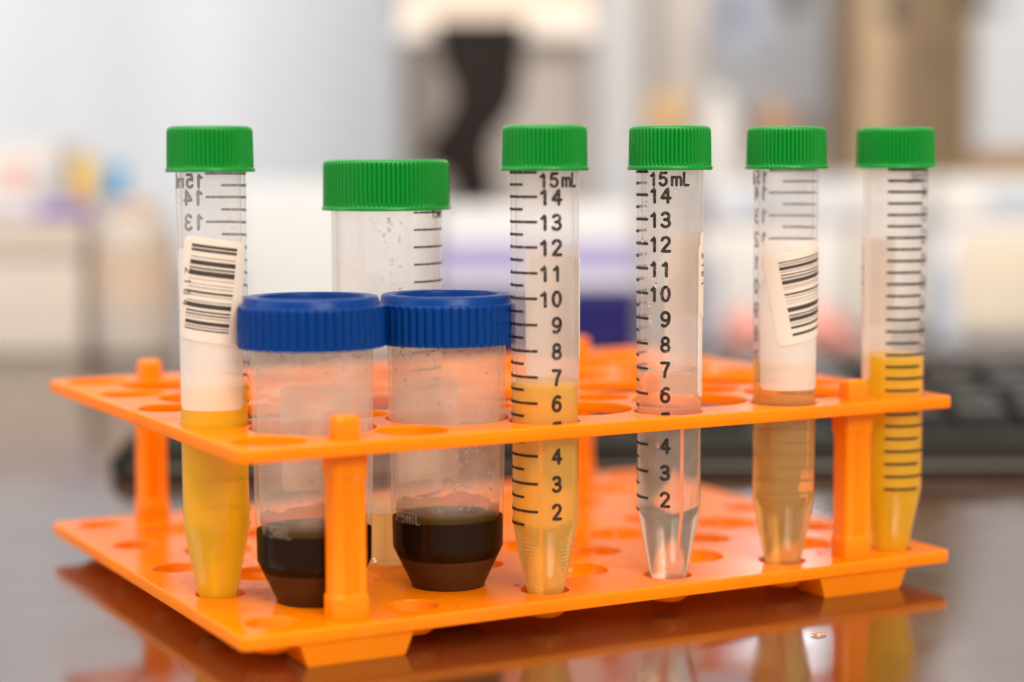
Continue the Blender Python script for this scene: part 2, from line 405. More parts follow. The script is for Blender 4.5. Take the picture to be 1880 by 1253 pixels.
def cap(parent, z0, z1, R, nrib, amp, m, rin, flange=.3, name='cap'):
    b = MB(); per = 10; n = nrib*per
    def rfn(r, z, a):
        if r < R-amp*3 or z < z0+1.05 or z > z1-.75: return r
        k = (a*nrib/(2*pi)) % 1
        e = min(1, (z-z0-1.0)/.3, (z1-.7-z)/.5)
        return r - amp*e*max(0, (abs(k-.5)*2-.35)/.65)**.8
    prof = [(rin, z1-2.2), (rin, z0+.25), (rin+.3, z0), (R+flange-.2, z0), (R+flange, z0+.15), (R+flange, z0+.72), (R+flange-.15, z0+.92), (R-.05, z0+1.0),
            (R, z0+1.15), (R, z0+1.5)]
    for k in range(1, 8): prof.append((R-.12*k/8, z0+1.5+(z1-z0-3.4)*k/8))
    prof += [(R-.14, z1-1.7), (R-.16, z1-1.15), (R-.3, z1-.72), (R-.55, z1-.35), (R-1.0, z1-.1), (R-1.6, z1), (R-3, z1), (R-3.4, z1-.15), (0, z1-.15)]
    b.lathe(prof, n, rfn=rfn)
    b.lathe([(rin, z1-2.2), (0, z1-2.2)], n)
    return b.build(name, m, parent, 50)

MLZ = [(0, 8), (1.5, 17.1), (2, 20.5), (4, 34.0), (6, 46.7), (8, 59.2), (10, 71.7), (12, 83.9), (14, 95.9), (15, 101.6)]
def mlz(m):
    for (a, za), (b, zb) in zip(MLZ, MLZ[1:]):
        if a <= m <= b: return za+(zb-za)*(m-a)/(b-a)
PLASTIC_Z = 0
def liquid(parent, prof_r, zt, zb, m, menis=1.0, name='liquid'):
    """closed body of liquid filling radius prof_r(z) from zb to zt, with a meniscus"""
    N = 40; pr = []
    for k in range(N+1):
        z = zb+(zt+menis-zb)*k/N; pr.append((prof_r(z), z))
    top = [(prof_r(zt)*q, zt+menis*(max(0, (q-.55)/.45))**2.2) for q in (.97, .93, .87, .8, .7, .6, .4, .2)] + [(0, zt)]
    b = MB(); b.lathe([(0, zb-.4)] + pr + top, 96)
    o = b.build(name, m, parent, 60)
    return o
def patch(parent, name, m, u0, u1, v0, v1, tilt, pu, pv, fn, off=.12, th=.12, rad=1.6):
    """label with rounded corners, tilted about (pu, pv), with thickness"""
    nu, nv = 48, 28; top = []; v = []
    def place(u, w_, o):
        # squeeze the corners round
        return fn(pu+u*cos(tilt)-w_*sin(tilt), pv+u*sin(tilt)+w_*cos(tilt), o)
    hu, hv = (u1-u0)/2, (v1-v0)/2; cu_, cv = (u0+u1)/2, (v0+v1)/2
    out = []
    for sx, sy, a0 in ((1, 1, 0), (-1, 1, 90), (-1, -1, 180), (1, -1, 270)):
        for k in range(7):
            a = radians(a0+15*k); out.append((sx*(hu-rad)+rad*cos(a), sy*(hv-rad)+rad*sin(a)))
    # rows of constant v, extents from the rounded outline
    rows = []
    vs = sorted({round(-hv+rad*(1-cos(radians(15*k))), 4) for k in range(7)} | {round(hv-rad*(1-cos(radians(15*k))), 4) for k in range(7)} | {round(-hv+rad+(2*hv-2*rad)*k/16, 4) for k in range(17)})
    for w_ in vs:
        d = max(0, abs(w_)-(hv-rad)); e = hu-rad+math.sqrt(max(0, rad*rad-d*d)); rows.append((w_, e))
    vv = []; ff = []
    for layer, o in ((0, off+th), (1, off)):
        for w_, e in rows:
            for k in range(nu+1): vv.append(place(cu_-e+2*e*k/nu, cv+w_, o))
    R_ = len(rows); st = nu+1; n1 = R_*st
    for i in range(R_-1):
        for k in range(nu):
            a = i*st+k; ff.append((a, a+1, a+st+1, a+st)); ff.append((n1+a+st, n1+a+st+1, n1+a+1, n1+a))
    for i in range(R_-1):
        a = i*st; ff.append((a, a+st, n1+a+st, n1+a)); a = i*st+nu; ff.append((a+st, a, n1+a, n1+a+st))
    for k in range(nu):
        ff.append((k+1, k, n1+k, n1+k+1)); a = (R_-1)*st+k; ff.append((a, a+1, n1+a+1, n1+a))
    o = mesh(name, vv, ff, m, parent, 60)
    return o, (lambda u, w_, oo=0: place(u, w_, off+th+oo))
BARS = [(.6, .2), (.55, 1.0), (.15, .5), (.9, .4), (.35, .25), (1.0, .6), (.12, .8), (.12, .5), (.15, .6), (.45, .35), (.12, .9), (.15, .3), (.9, .5), (.35, .3), (.3, .35), (.15, .5), (.75, .3), (.2, .3), (.3, .3)]
def barcode(parent, pf, ua, ub, vtop, height, order=1):
    b = MB(); tot = sum(a+c for a, c in BARS); v = vtop; rnd = random.Random(3)
    for a, c in BARS[::order]:
        a *= height/tot; c *= height/tot
        n = 26; P = []
        for k in range(n+1):
            u = ua+(ub-ua)*k/n
            P.append((u, v-rnd.uniform(0, .03), v-a+rnd.uniform(0, .03)))
        vv = [pf(p[0], p[1], .03) for p in P]+[pf(p[0], p[2], .03) for p in P]
        b.add(vv, [(i, n+1+i, n+2+i, i+1) for i in range(n)])
        v -= a+c
    return b.build('barcode', M['ink'], parent, 0)
def drops(parent, spots, m, rf, name='water_droplets', inside=False):
    b = MB()
    for (ang, z, s) in spots:
        r = rf(z) - (1.05 if inside else 0); a = radians(ang)
        px, py = r*sin(a), -r*cos(a); nx, ny = (sin(a), -cos(a)) if not inside else (-sin(a), cos(a))
        N = Vector((nx, ny, 0)); U = Vector((cos(a), sin(a), 0)); V = Vector((0, 0, 1)); c = Vector((px, py, z))
        rings = []
        for i in range(5):
            t = pi/2*i/4; rings.append([c+(U*cos(2*pi*k/10)+V*1.15*sin(2*pi*k/10))*s*cos(t)+N*s*.5*sin(t) for k in range(10)] if i < 4 else [c+N*s*.5])
        v = [q for r_ in rings[:4] for q in r_]+rings[4]
        f = [(i*10+k, i*10+(k+1) % 10, (i+1)*10+(k+1) % 10, (i+1)*10+k) for i in range(3) for k in range(10)] + [(30+k, 30+(k+1) % 10, 40) for k in range(10)] + [tuple(range(9, -1, -1))]
        b.add(v, f)
    o = b.build(name, m, parent, 60); tag(o, kind='stuff'); return o

def cl0(n, a0, a1, z0, z1, seed):
    r_ = random.Random(seed); return [(r_.uniform(a0, a1), r_.uniform(z0, z1), .08+.2*r_.random()**3) for _ in range(n)]
def small_tube(x, y, label, rot, level, liq, lean=(0, 0), ink=True):
    t = empty('centrifuge_tube', (x*K, y*K, 0), face_rot(x, y))
    tag(t, label, 'centrifuge tube', 'green-capped narrow tubes in the orange rack')
    t.rotation_euler = (lean[0], lean[1], face_rot(x, y))
    outer = [(0, -5.35), (1.6, -5.25), (3.0, -4.7), (3.9, -3.6), (4.35, -2.2), (5.02, 1), (6.4, 8), (7.85, 15.7), (8.0, 16.6)] + [(rbody(z), z) for z in (18, 40, 60, 80, 101, 107)]
    inner = [(rbody(107)-1.05, 107)] + [(rbody(z)-1.05, z) for z in (101, 80, 60, 40, 18)] + [(6.95, 16.8), (6.8, 15.6), (5.35, 8), (3.95, 1), (3.2, -2), (2.4, -3.4), (1.2, -4.0), (0, -4.15)]
    b = MB(); b.lathe(outer+inner, 128); wm = wetline(M['clear'].copy(), level, .15, .6); b.build('tube_body', wm, t, 40)
    cap(t, 102.0, 112.8, 10.3, 60, .42, M['green'], rbody(101)+.12)
    def ri(z):
        if z > 16.2: return rbody(z)-.16
        if z > -2: return 4.15+(7.80-4.15)*(z+2)/18.2
        return max(.6, 4.15-1.3*(-2-z)**1.3)
    liquid(t, ri, level, -3.7, liq, .9)
    fn = wrap(rbody, rot)
    b = MB()
    for k in range(3, 31):
        ml = k/2; z = mlz(ml)
        if ml % 1 == 0: ribbon(b, [(-13.6, z), (-.3, z)], .68, fn)
        else: ribbon(b, [(-13.6 if ml > 90 else -13.6, z), (-4.0, z)], .68, fn)
        if ml % 1 == 0 and ml >= 2:
            s = str(int(ml))
            if ml == 15: text(b, '15', .5, z-3.3, 3.0, .74, fn, .24); text(b, 'mL', 5.9, z-3.3, 3.0, .68, fn, .12)
            elif ml >= 10: text(b, s, 5.6, z-1.75, 3.4, .80, fn, .28, 'R')
            else: text(b, s, 5.6, z-1.75, 3.4, .80, fn, .28, 'R')
    o = b.build('printed_scale', M['print'], t, 0)
    b = MB()                                   # moulded fine rings on the cone
    def rc(z): return 5.02+(7.85-5.02)*(z-1)/14.7
    for k in range(14):
        z = 1.6+k*.92
        for a0, a1 in ((-62, -18) if k % 5 else (-66, -5), (28, 62)):
            n = 14; P = []
            for i in range(n+1):
                a = radians(a0+(a1-a0)*i/n + rot*0); r = rc(z)
                P.append([((r+d)*sin(a), -(r+d)*cos(a), z+h) for d, h in ((-.05, -.14), (.12, 0), (-.05, .14))])
            v = [q for p in P for q in p]
            b.add(v, [(i*3+j, (i+1)*3+j, (i+1)*3+j+1, i*3+j+1) for i in range(n) for j in range(2)])
    if ink: b.build('moulded_rings', M['ridge'], t, 60)
    else: pass
    patch(t, 'writing_patch', M['patch'], -9.1, 9.1, -19.2, 19.2, 0, 0, 64.8, wrap(rbody, rot+163), .03, .04, 1.8)
    return t, fn
L1 = mixmat('cloudy_yellow_liquid', (1.0, .68, .0), (1, 1, 1), .62, 1.33, .06, .5, absorb=(1, .82, .04))
L3 = mixmat('amber_yellow_liquid', (1.0, .68, .10), (1, 1, 1), .44, 1.33, .02, .5, absorb=(1, .78, .22))
L4 = mixmat('faint_straw_liquid', (.97, .88, .74), (1, 1, 1), .11, 1.33, .05, .5, absorb=(.99, .95, .86))
L5 = mixmat('tan_liquid', (.98, .66, .18), (1, 1, 1), .24, 1.33, .02, .5, absorb=(.97, .74, .22))
L6 = mixmat('deep_yellow_liquid', (1.0, .67, .0), (1, 1, 1), .56, 1.33, .03, .5, absorb=(1, .80, .04))

# 1: far left
t1, f1 = small_tube(10.7, 45.7, 'green-capped narrow tube of cloudy yellow liquid with barcode label, leftmost in the rack', 189, 50.3, L1, ink=False)
g = wrap(rbody, 0)
st, pf = patch(t1, 'barcode_label', M['paper'], -8.3, 8.3, -12.2, 12.2, -.14, -.1, 74.1, g)
barcode(st, pf, -6.0, 5.0, 10.6, 20.6)
b = MB(); text(b, '2164', 0, 0, 1.9, .3, lambda u, v, o=0: pf(-7.2+v*1, 4.6-u, o), .75, lift=.03); b.build('printed_number', M['ink'], st, 0)
# 3
t3, f3 = small_tube(82.6, 11.3, 'green-capped tube of see-through amber liquid with black scale, right beside a blue-capped cup', -12, 50.4, L3)
patch(t3, 'barcode_label', M['paper'], -8.4, 8.4, -12.4, 12.4, .03, 21.4, 69.0, g)
# 4
t4, f4 = small_tube(118.2, 11.3, 'green-capped tube of nearly colourless liquid with black scale and beads of water', -39, 51.6, L4)
st, pf = patch(t4, 'paper_label', M['paper'], -8.6, 8.6, -10.6, 10.6, .0, 17.9, 76.0, g)
b = MB(); text(b, '2161', 0, 0, 1.9, .34, lambda u, v, o=0: pf(-8.0+v*1, 5.4-u, o), .6, lift=.03); b.build('printed_number', M['ink'], st, 0)
rr = random.Random(5)
drops(t4, [(-42+rr.uniform(-14, 14), rr.uniform(62, 100), rr.choice([.18, .25, .35, .55])) for _ in range(34)] + [(10, 97, .45), (16, 95, .3), (-2, 98, .3), (-24, 74, .8), (-20, 34, .5)], M['drop'], rbody)
# 5
t5, f5 = small_tube(153.6, 11.3, 'green-capped tube of tan liquid with a slanted barcode label, left of the right-hand post', 212, 51.6, L5)
st, pf = patch(t5, 'barcode_label', M['paper'], -9.2, 9.2, -11.6, 11.6, .2, 5.2, 70.0, g)
barcode(st, pf, -5.2, 7.5, 9.6, 19.4, -1)
# 6
t6, f6 = small_tube(189.2, 11.3, 'green-capped tube of bright yellow liquid with black tick marks, rightmost in the rack', 84, 51.6, L6, ink=False)
st, pf = patch(t6, 'paper_label', M['paper'], -8.4, 8.4, -11.5, 11.5, 0, -17.5, 71.5, g)
b = MB(); text(b, '2161', 0, 0, 1.7, .25, lambda u, v, o=0: pf(5.6+v*1, 4.6-u, o), .6, lift=.03); b.build('printed_number', M['ink'], st, 0)

drops(t6, [(-8+k*7+rr.uniform(-2, 2), 52.0+rr.uniform(0, .5), rr.uniform(.2, .42)) for k in range(5)] + cl0(26, -70, 70, 52.6, 56, 8), M['drop'], rbody, 'bubbles', True)
drops(t1, cl0(14, -70, 70, 86, 100, 9), M['drop'], rbody, inside=True)
# large tube behind
def rbig(z): return 13.9 + .35*max(0, min(1, (z-16)/75))
x, y = 64.2, 62.6
tb_ = empty('centrifuge_tube', (x*K, y*K, 0), face_rot(x, y))
tag(tb_, 'wide green-capped tube with water beads inside, standing behind the blue-capped cups', 'centrifuge tube')
outer = [(0, -5.3), (2.5, -5.2), (4.2, -4.5), (5.2, -3.2), (8.4, 1), (13.3, 13.5), (13.9, 15.2)] + [(rbig(z), z) for z in (18, 50, 91, 99)]
inner = [(rbig(99)-1.1, 99)] + [(rbig(z)-1.1, z) for z in (91, 50, 18)] + [(12.7, 15.4), (12.1, 13.6), (7.2, 1.3), (4.2, -2.4), (3, -3.6), (0, -4.1)]
b = MB(); b.lathe(outer+inner, 144); b.build('tube_body', M['clear_big'], tb_, 40)
cap(tb_, 91.9, 104.8, 16.4, 84, .42, M['green'], rbig(91)+.12)
Lb = mixmat('pale_yellow_liquid', (.98, .82, .35), (1, 1, 1), .5, 1.33, .03, .5, absorb=(1, .88, .5))
def rib(z): return rbig(z)-.2 if z > 15 else (8.3+(13.3-8.3)*(z-1.2)/12.6 if z > 1.2 else max(.8, 5.0+(z+2.4)*.9))
liquid(tb_, rib, 14.0, -3.7, Lb, .6)
fb = wrap(rbig, 0); b = MB()
for k in range(18):
    z = 91.4-4.35*k - .06*k*k*.2
    if z < 18: break
    ribbon(b, [(7.2, z), (22, z)], .5, fb)
text(b, '15mL', 13, 90.0, 2.2, .3, fb, .2)
b.build('printed_scale', M['print'], tb_, 0)
def cl(n, a0, a1, z0, z1, seed, smin=.1, smax=.4):
    r = random.Random(seed); return [(r.uniform(a0, a1), r.uniform(z0, z1), smin+(smax-smin)*r.random()**3) for _ in range(n)]
drops(tb_, cl(90, -45, 10, 70, 90, 1, .09, .3)+cl(30, -5, 16, 66, 90, 2, .2, .6), M['drop'], rbig, inside=True)

# splashes of water left on the rack's decks
b = MB(); rw = random.Random(12)
for _ in range(150):
    z = rw.choice([0, 0, H]); cx, cy_ = rw.choice([(11, 46), (29, 28), (46, 12), (64, 28), (82, 11), (29, 63), (47, 46), (136, 11), (154, 11), (178, 28)])
    x, y, s_ = cx+rw.gauss(0, 10), cy_+rw.gauss(0, 9), .22+.75*rw.random()**2.5
    if not (3 < x < W-3 and 3 < y < D-3): continue
    rc_, rl_ = (RS, RL) if z else (rs, rl)
    if any(math.hypot(x-a, y-c) < rc_+s_+.7 for a, c in corners) or any(math.hypot(x-a, y-c) < rl_+s_+.7 for a, c in centres) or any(math.hypot(x-a, y-c) < 6.5 for a, c in posts): continue
    ph, el = rw.uniform(0, 6.3), rw.uniform(.08, .3)
    b.lathe([(0, z-TZ-.02), (s_, z-TZ-.02), (s_*.93, z-TZ+s_*.16), (s_*.6, z-TZ+s_*.3), (0, z-TZ+s_*.36)], 16, x, y, lambda r_, zz, a: r_*(1+el*cos(2*a+ph)+.06*cos(5*a)))
tag(b.build('water_splashes', M['drop'], rack, 60), kind='stuff')
# ------------------------------------------------------------------ blue-capped cups
Ld = mixmat('dark_brown_liquid', (.020, .0085, .0025), (.25, .12, .03), .97, 1.33, .05, .3)
Lsed = mixmat('brown_sediment', (.085, .034, .011), (.3, .15, .05), 1.0, 1.33, .05, .2)
filmm = thin('amber_film', (.34, .19, .02), (.72, .50, .14), .30, .2, .6, .1, 200, .4)
def rcup(z): return 13.75 + .75*max(0, min(1, (z-10)/50))
def cup(x, y, label, rot, seed, dz=0, lrot=10):
    t = empty('sample_cup', (x*K, y*K, 0), face_rot(x, y)); tag(t, label, 'sample cup', 'blue-capped cups of dark liquid')
    outer = [(0, -1.6), (7.9, -1.6), (8.5, -1.2), (13.5, 9.0), (13.75, 9.9)] + [(rcup(z), z) for z in (12, 30, 45, 60, 66)]
    inner = [(rcup(66)-1.15, 66)] + [(rcup(z)-1.15, z) for z in (60, 45, 30, 12)] + [(12.55, 9.9), (12.3, 9.2), (7.6, -.3), (7.0, -.5), (0, -.5)]
    b = MB(); b.lathe(outer+inner, 144); b.build('cup_body', M['hazy'], t, 40)
    # cap: ribbed skirt, stepped rim and recessed disc
    b = MB(); nrib, per = 50, 12; R = 17.5; z0, z1 = 60.9+dz, 70.7+dz
    def rfn(r, z, a):
        if r < R-1.2 or z < z0+.05 or z > z1-.15: return r
        k = (a*nrib/(2*pi)) % 1; e = min(1, (z-z0)/.25, (z1-.1-z)/.9)
        return r - .55*e*(1-abs(sin(pi*k))**.7)
    prof = [(rcup(60)+.2, z1-1), (rcup(60)+.2, z0+.3), (rcup(60)+.6, z0), (R-.2, z0), (R, z0+.2)] + [(R-.1*k/8, z0+.4+(z1-z0-1.6)*k/8) for k in range(9)] + [
        (R-.12, z1-.9), (R-.15, z1-.6), (R-.22, z1-.3), (R-.35, z1-.1), (R-.7, z1+.02), (R-1.2, z1+.1), (R-1.4, z1+.5), (R-1.55, z1+1.6), (R-1.8, z1+1.95), (R-2.3, z1+2.1), (R-4.3, z1+2.1), (R-4.75, z1+1.85), (R-4.9, z1+1.3), (R-5.0, z1+.2), (0, z1+.2)]
    b.lathe(prof, nrib*per, rfn=rfn); b.build('cap', M['blue'], t, 45)
    def ri(z): return rcup(z)-.18 if z > 10 else 8.55+(13.45-8.55)*(z+.5)/10.2
    sd = liquid(t, ri, 7.6, -.25, Lsed, 0, 'sediment')
    liquid(t, lambda z: ri(z), 16.7, 7.75, Ld, .5)
    n = 72; v = []; rf_ = random.Random(seed+3); hs = [1.5+.6*sin(k*.35+seed)+.3*sin(k*.9)+rf_.uniform(0, .5) for k in range(n)]
    for k in range(n):
        a = 2*pi*k/n
        for z in (16.9, 17.6, 18.3+hs[k]*.5, 18.6+max(.2, hs[k])): v.append(((rcup(z)-1.2)*cos(a), (rcup(z)-1.2)*sin(a), z))
    o = mesh('liquid_film', v, [(k*4+j, (k+1) % n*4+j, (k+1) % n*4+j+1, k*4+j+1) for k in range(n) for j in range(3)], filmm, t, 60)
    fn = wrap(rcup, rot); b = MB()
    for s, z in (('30mL', 56.5), ('25mL', 46.5), ('20mL', 37), ('15mL', 27.8), ('10mL', 20.8), ('7.5mL', 17.2)):
        text(b, s, 0, z, 2.6, .3, fn, .22, lift=.16)
        if s != '7.5mL': ribbon(b, [(-1.0, z-1.0), (7.8, z-1.0)], .3, fn, .16)
    b.build('moulded_scale', M['ridge'], t, 0)
    gg = wrap(rcup, 0)
    patch(t, 'writing_patch', M['cup_patch'], -9, 9, -13, 13, 0, pi*14.5+lrot, 37, lambda u, v, o=0: gg(u, v, o))
    drops(t, cl(150, 0, 62, 20, 37, seed, .13, .38)+cl(70, -60, 60, 20, 59, seed+4, .10, .3), M['drop'], rcup, inside=True)
    sp = MB(); r = random.Random(seed+9)
    for _ in range(80):
        a, z, s_ = r.uniform(-75, 60), 60.4-abs(r.gauss(0, 3.0)), r.uniform(.10, .30)
        if r.random() < .25: z = r.uniform(22, 56)
        rr_ = rcup(z)-1.12; aa = radians(a); c = Vector((rr_*sin(aa), -rr_*cos(aa), z)); U = Vector((cos(aa), sin(aa), 0))
        ph = r.uniform(0, 3); pts = [c+(U*cos(k*pi/3+ph)*r.uniform(.6, 1.8)+Vector((0, 0, 1))*sin(k*pi/3+ph)*r.uniform(.5, 1.2))*s_ for k in range(6)]
        sp.add(pts, [tuple(range(6))])
    o = sp.build('residue_specks', mat('residue', (.10, .055, .02), .6), t, 0); tag(o, kind='stuff')
    return t
cup(29.0, 28.4, 'blue-capped cup of dark brown liquid partly behind the near orange post', -60, 21, 0, -.8)
cup(64.4, 28.2, 'blue-capped cup of dark brown liquid standing beside the amber scaled tube, fully in view', -66, 22, -.6, 6)

# ------------------------------------------------------------------ things behind, out of focus
def q(px, Y): return (px-940)*Y/3563.5           # bench millimetres from a bearing, worked out once per thing
def bgthing(name, label, cat, X, Y, rz=0, group=None):
    o = empty(name, lab(X, Y, TZ), -YAW+rz); return tag(o, label, cat, group)
def bx(name, m, parent, x0, x1, y0, y1, z0, z1, bev=1.5):
    b = MB(); b.box(x0, x1, y0, y1, z0, z1, bev); return b.build(name, m, parent)
white = noisy(mat('white_plastic', (.62, .59, .56), .45), 20, .4, .5, .06)
cream = noisy(mat('cream_plastic', (.46, .40, .34), .5), 20, .4, .55, .08)
# back wall and its boards
wl = MB(); wl.box(-2200, 2200, 2120, 2160, -38, 1500, 0)
wall = unlab(wl.build('back_wall', noisy(mat('wall_paint', (.70, .62, .56), .7), 3, .6, .8, .08))); tag(wall, kind='structure')
def panel(name, label, cat, px0, px1, z0, z1, Y, th, m, kids=None):
    X = (q(px0, Y)+q(px1, Y))/2; h = (q(px1, Y)-q(px0, Y))/2
    o = bgthing(name, label, cat, X, Y)
    bx('panel', m, o, -h, h, 0, th, z0-TZ, z1-TZ, 2); return o, h
pale = noisy(mat('pale_blue_board', (.70, .74, .80), .5), 3, .4, .6, .12, stretch=(3, 3, .25))
o, h = panel('cabinet_door', 'wide pale blue-white cabinet door filling the left background', 'cabinet door', -900, 738, TZ+.02, 1100, 2000, 20, pale)
bx('handle', mat('brushed_metal', (.5, .5, .52), .35, Metallic=1), o, h-60, h-48, -22, 0, 700, 860, 3)
o, h = panel('door_frame', 'narrow bluish white upright behind the tube of amber liquid', 'door frame', 1095, 1172, TZ+.02, 1100, 1990, 30, noisy(mat('white_trim', (.78, .80, .84), .4), 4, .35, .5, .05))
# wall cupboard above
cupb = noisy(mat('peach_cupboard', (.78, .64, .54), .5), 6, .4, .6, .06)
Yc = 1500; X = q(915, Yc); h = q(1090, Yc)-X
o = bgthing('wall_cupboard', 'peach-white cupboard above the black curved stand', 'cupboard', X, Yc)
zb = 104-(76-298)*Yc/3563.5-TZ
bx('cupboard_body', cupb, o, -h, h, 0, 300, zb+14, zb+330, 2); bx('bottom_rail', noisy(mat('white_rail', (.80, .72, .64), .5), 5, .4, .5, .05), o, -h-2, h+2, -6, 300, zb, zb+13.8, 2)
# pale board with wooden uprights at right
o, h = panel('notice_board', 'pale grey board on the back wall between the white upright and the wooden post', 'board', 1205, 1520, 150, 1100, 2080, 20, noisy(mat('grey_board', (.62, .64, .68), .6), 5, .5, .7, .14))
brown = lambda n, c: noisy(mat(n, c, .5), 14, .4, .6, .2, stretch=(6, 6, .5))
for nm, lb, p0, p1, Y, c in (('wooden_post', 'dark brown thin wooden post left of the light tan post', 1530, 1568, 1720, (.20, .13, .07)),
                             ('wooden_post', 'light tan wooden post between two brown ones', 1568, 1640, 1730, (.55, .40, .25)),
                             ('wooden_post', 'broad brown wooden post right of the light tan post', 1640, 1712, 1722, (.25, .165, .10)),
                             ('wooden_post', 'olive brown wooden post beside the white hanging sheet', 1712, 1778, 1726, (.22, .145, .07))):
    o, h = panel(nm, lb, 'wooden post', p0+.5, p1-.5, TZ+.02, 1000, Y, 40, brown('wood_'+str(p0), c)); o['group'] = 'wooden posts at the right'
o, h = panel('white_sheet', 'white sheet hanging at the right edge beside the wooden posts', 'sheet', 1790, 2080, 112, 900, 1715, 4, noisy(mat('white_sheet', (.56, .58, .61), .6), 5, .5, .7, .04))
# black curved stand: extruded outline
Y = 1460; k = Y/3563.5
out = [(800, 40), (966, 40), (962, 120), (958, 170), (938, 212), (908, 250), (900, 275), (906, 320), (914, 365), (918, 500), (828, 500), (836, 365), (824, 325), (796, 305), (770, 292), (788, 262), (822, 215), (836, 180), (828, 150), (812, 120)]
P = [((p-870)*k, 104-(y_-298)*k-TZ) for p, y_ in out]
o = bgthing('curved_stand', 'black S-shaped stand rising behind the wide green-capped tube', 'stand', q(870, Y), Y)
bm = bmesh.new(); vs = [bm.verts.new((p[0], 0, p[1])) for p in P]; fc = bm.faces.new(vs)
ex = bmesh.ops.extrude_face_region(bm, geom=[fc]); bmesh.ops.translate(bm, verts=[e for e in ex['geom'] if isinstance(e, bmesh.types.BMVert)], vec=(0, 34, 0))
bmesh.ops.recalc_face_normals(bm, faces=bm.faces[:]); bm.verts.index_update()
blk = noisy(mat('black_metal', (.010, .005, .003), .7, IOR=1.3), 8, .6, .8, .1)
mesh('arm', [v_.co.copy() for v_ in bm.verts], [[v_.index for v_ in f_.verts] for f_ in bm.faces], blk, o, 40); bm.free()
bx('base', blk, o, -60, 60, -30, 90, 0, 34, 6)
# pipette tip box
Y = 1150; X = q(990, Y); h = q(1172, Y)-X
o = bgthing('tip_box', 'navy box with a lavender see-through lid behind the rack, right of the blue-capped cups', 'storage box', X, Y)
zt = 104-(378-298)*Y/3563.5-TZ; zm = 104-(526-298)*Y/3563.5-TZ
bx('box_body', noisy(mat('navy_plastic', (.010, .007, .085), .4, Specular_IOR_Level=.2), 20, .3, .4, .05), o, -h, h, 0, 85, 0, zm-.2, 3)
lidm = mat('lavender_lid', (.56, .54, .55), .3); noisy(lidm, 15, .2, .35, .05)
bx('lid', lidm, o, -h+1, h-1, 1, 84, zm, zt, 5)
bx('lid_band', mat('lavender_band', (.28, .25, .44), .3), o, -h-.2, h+.2, -.4, 85.4, zm+9, zm+25, 1)
bx('lid_rim', mat('white_rim', (.6, .56, .64), .3), o, -h-1, h+1, -1, 86, zm-.1, zm+7, 1)
# grey bottle right of it
def bottle(label, px, Y, pxw, topy, neck, body, capm, lbl=None, name='bottle', cat='bottle', captop=14):
    X = q(px, Y); r = pxw/2*Y/3563.5; zt = 104-(topy-298)*Y/3563.5-TZ
    o = bgthing(name, label, cat, X, Y+r)
    b = MB(); sh = zt-captop
    b.lathe([(0, 0), (r-2, 0), (r, 2), (r, sh-r*.75), (r*.93, sh-r*.4), (r*.7, sh-r*.14), (r*neck, sh), (r*neck, sh+captop*.5), (0, sh+captop*.5)], 48)
    b.build('bottle_body', body, o)
    b = MB(); b.lathe([(0, sh+.5), (r*neck+2, sh+.5), (r*neck+2, zt-1.5), (r*neck+1, zt), (0, zt)], 40); b.build('cap', capm, o)
    if lbl:
        b = MB(); b.lathe([(r+.3, sh*.35), (r+.3, sh*.75)], 48); b.build('label_band', lbl, o)
    return o
greyp = mat('grey_plastic', (.36, .36, .40), .4)
bottle('slim grey bottle standing behind the nearly colourless tube, right of the navy box', 1306, 1180, 44, 430, .6, greyp, white)
bottle('white jug with rounded shoulders and a peach patch, behind the tube with cloudy yellow liquid', 232, 1140, 160, 366, .5, noisy(mat('jug_plastic', (.38, .32, .27), .4), 12, .35, .5, .12), mat('tan_cap', (.48, .30, .18), .5), mat('peach_patch', (.42, .31, .23), .6), 'jug', 'jug', 6)
bottle('white bottle with a mustard yellow cap at the left among the cluttered supplies', 155, 1330, 74, 285, .5, white, mat('mustard_cap', (.62, .38, .07), .4), captop=34)
bottle('white bottle with a teal blue cap next to the mustard-capped one', 208, 1310, 66, 300, .5, white, mat('teal_cap', (.03, .22, .42), .4), captop=30)
bottle('white jar with an orange lid below the pale board', 1225, 1640, 84, 172, .8, white, mat('orange_lid', (.66, .42, .20), .4), captop=36)
bottle('white jar with a rust brown lid between the orange-lidded jar and the wooden posts', 1425, 1650, 74, 192, .8, white, mat('rust_lid', (.40, .23, .13), .4), captop=34)
bottle('tall white bottle between the orange-lidded jar and the rust-lidded jar', 1322, 1560, 84, 170, .4, white, white)
# boxes
def carton(label, px0, px1, topy, Y, dep, m, lidm=None, lab_=None, name='carton', cat='box'):
    X = (q(px0, Y)+q(px1, Y))/2; h = (q(px1, Y)-q(px0, Y))/2; zt = 104-(topy-298)*Y/3563.5-TZ
    o = bgthing(name, label, cat, X, Y)
    if lidm: bx('box_body', m, o, -h, h, 0, dep, 0, zt*.72, 2); bx('lid', lidm, o, -h-2, h+2, -2, dep+2, zt*.72+.2, zt, 2)
    else: bx('box_body', m, o, -h, h, 0, dep, 0, zt, 2)
    if lab_:
        a, b_, c, d, lm = lab_
        bx('sticker', lm, o, -h+2*h*a, -h+2*h*b_, -3, -2.05, zt*c, zt*d, 0)
    return o
carton('greige storage box at the left edge of the bench, behind the rack', -160, 150, 400, 1150, 120, cream, noisy(mat('beige_lid', (.44, .37, .31), .5), 9, .4, .6, .1))
carton('white carton at the far left behind the greige storage box', -120, 110, 262, 1360, 100, noisy(mat('white_carton', (.56, .52, .50), .6), 8, .5, .7, .05))
bluegrey = mat('blue_grey_print', (.34, .40, .48), .6)
carton('white lidded box with a blue-grey sticker behind the tube of tan liquid', 1315, 1560, 338, 1290, 130, white, noisy(mat('white_lid', (.54, .54, .57), .45), 9, .4, .5, .05), (.2, .66, .78, .92, bluegrey))
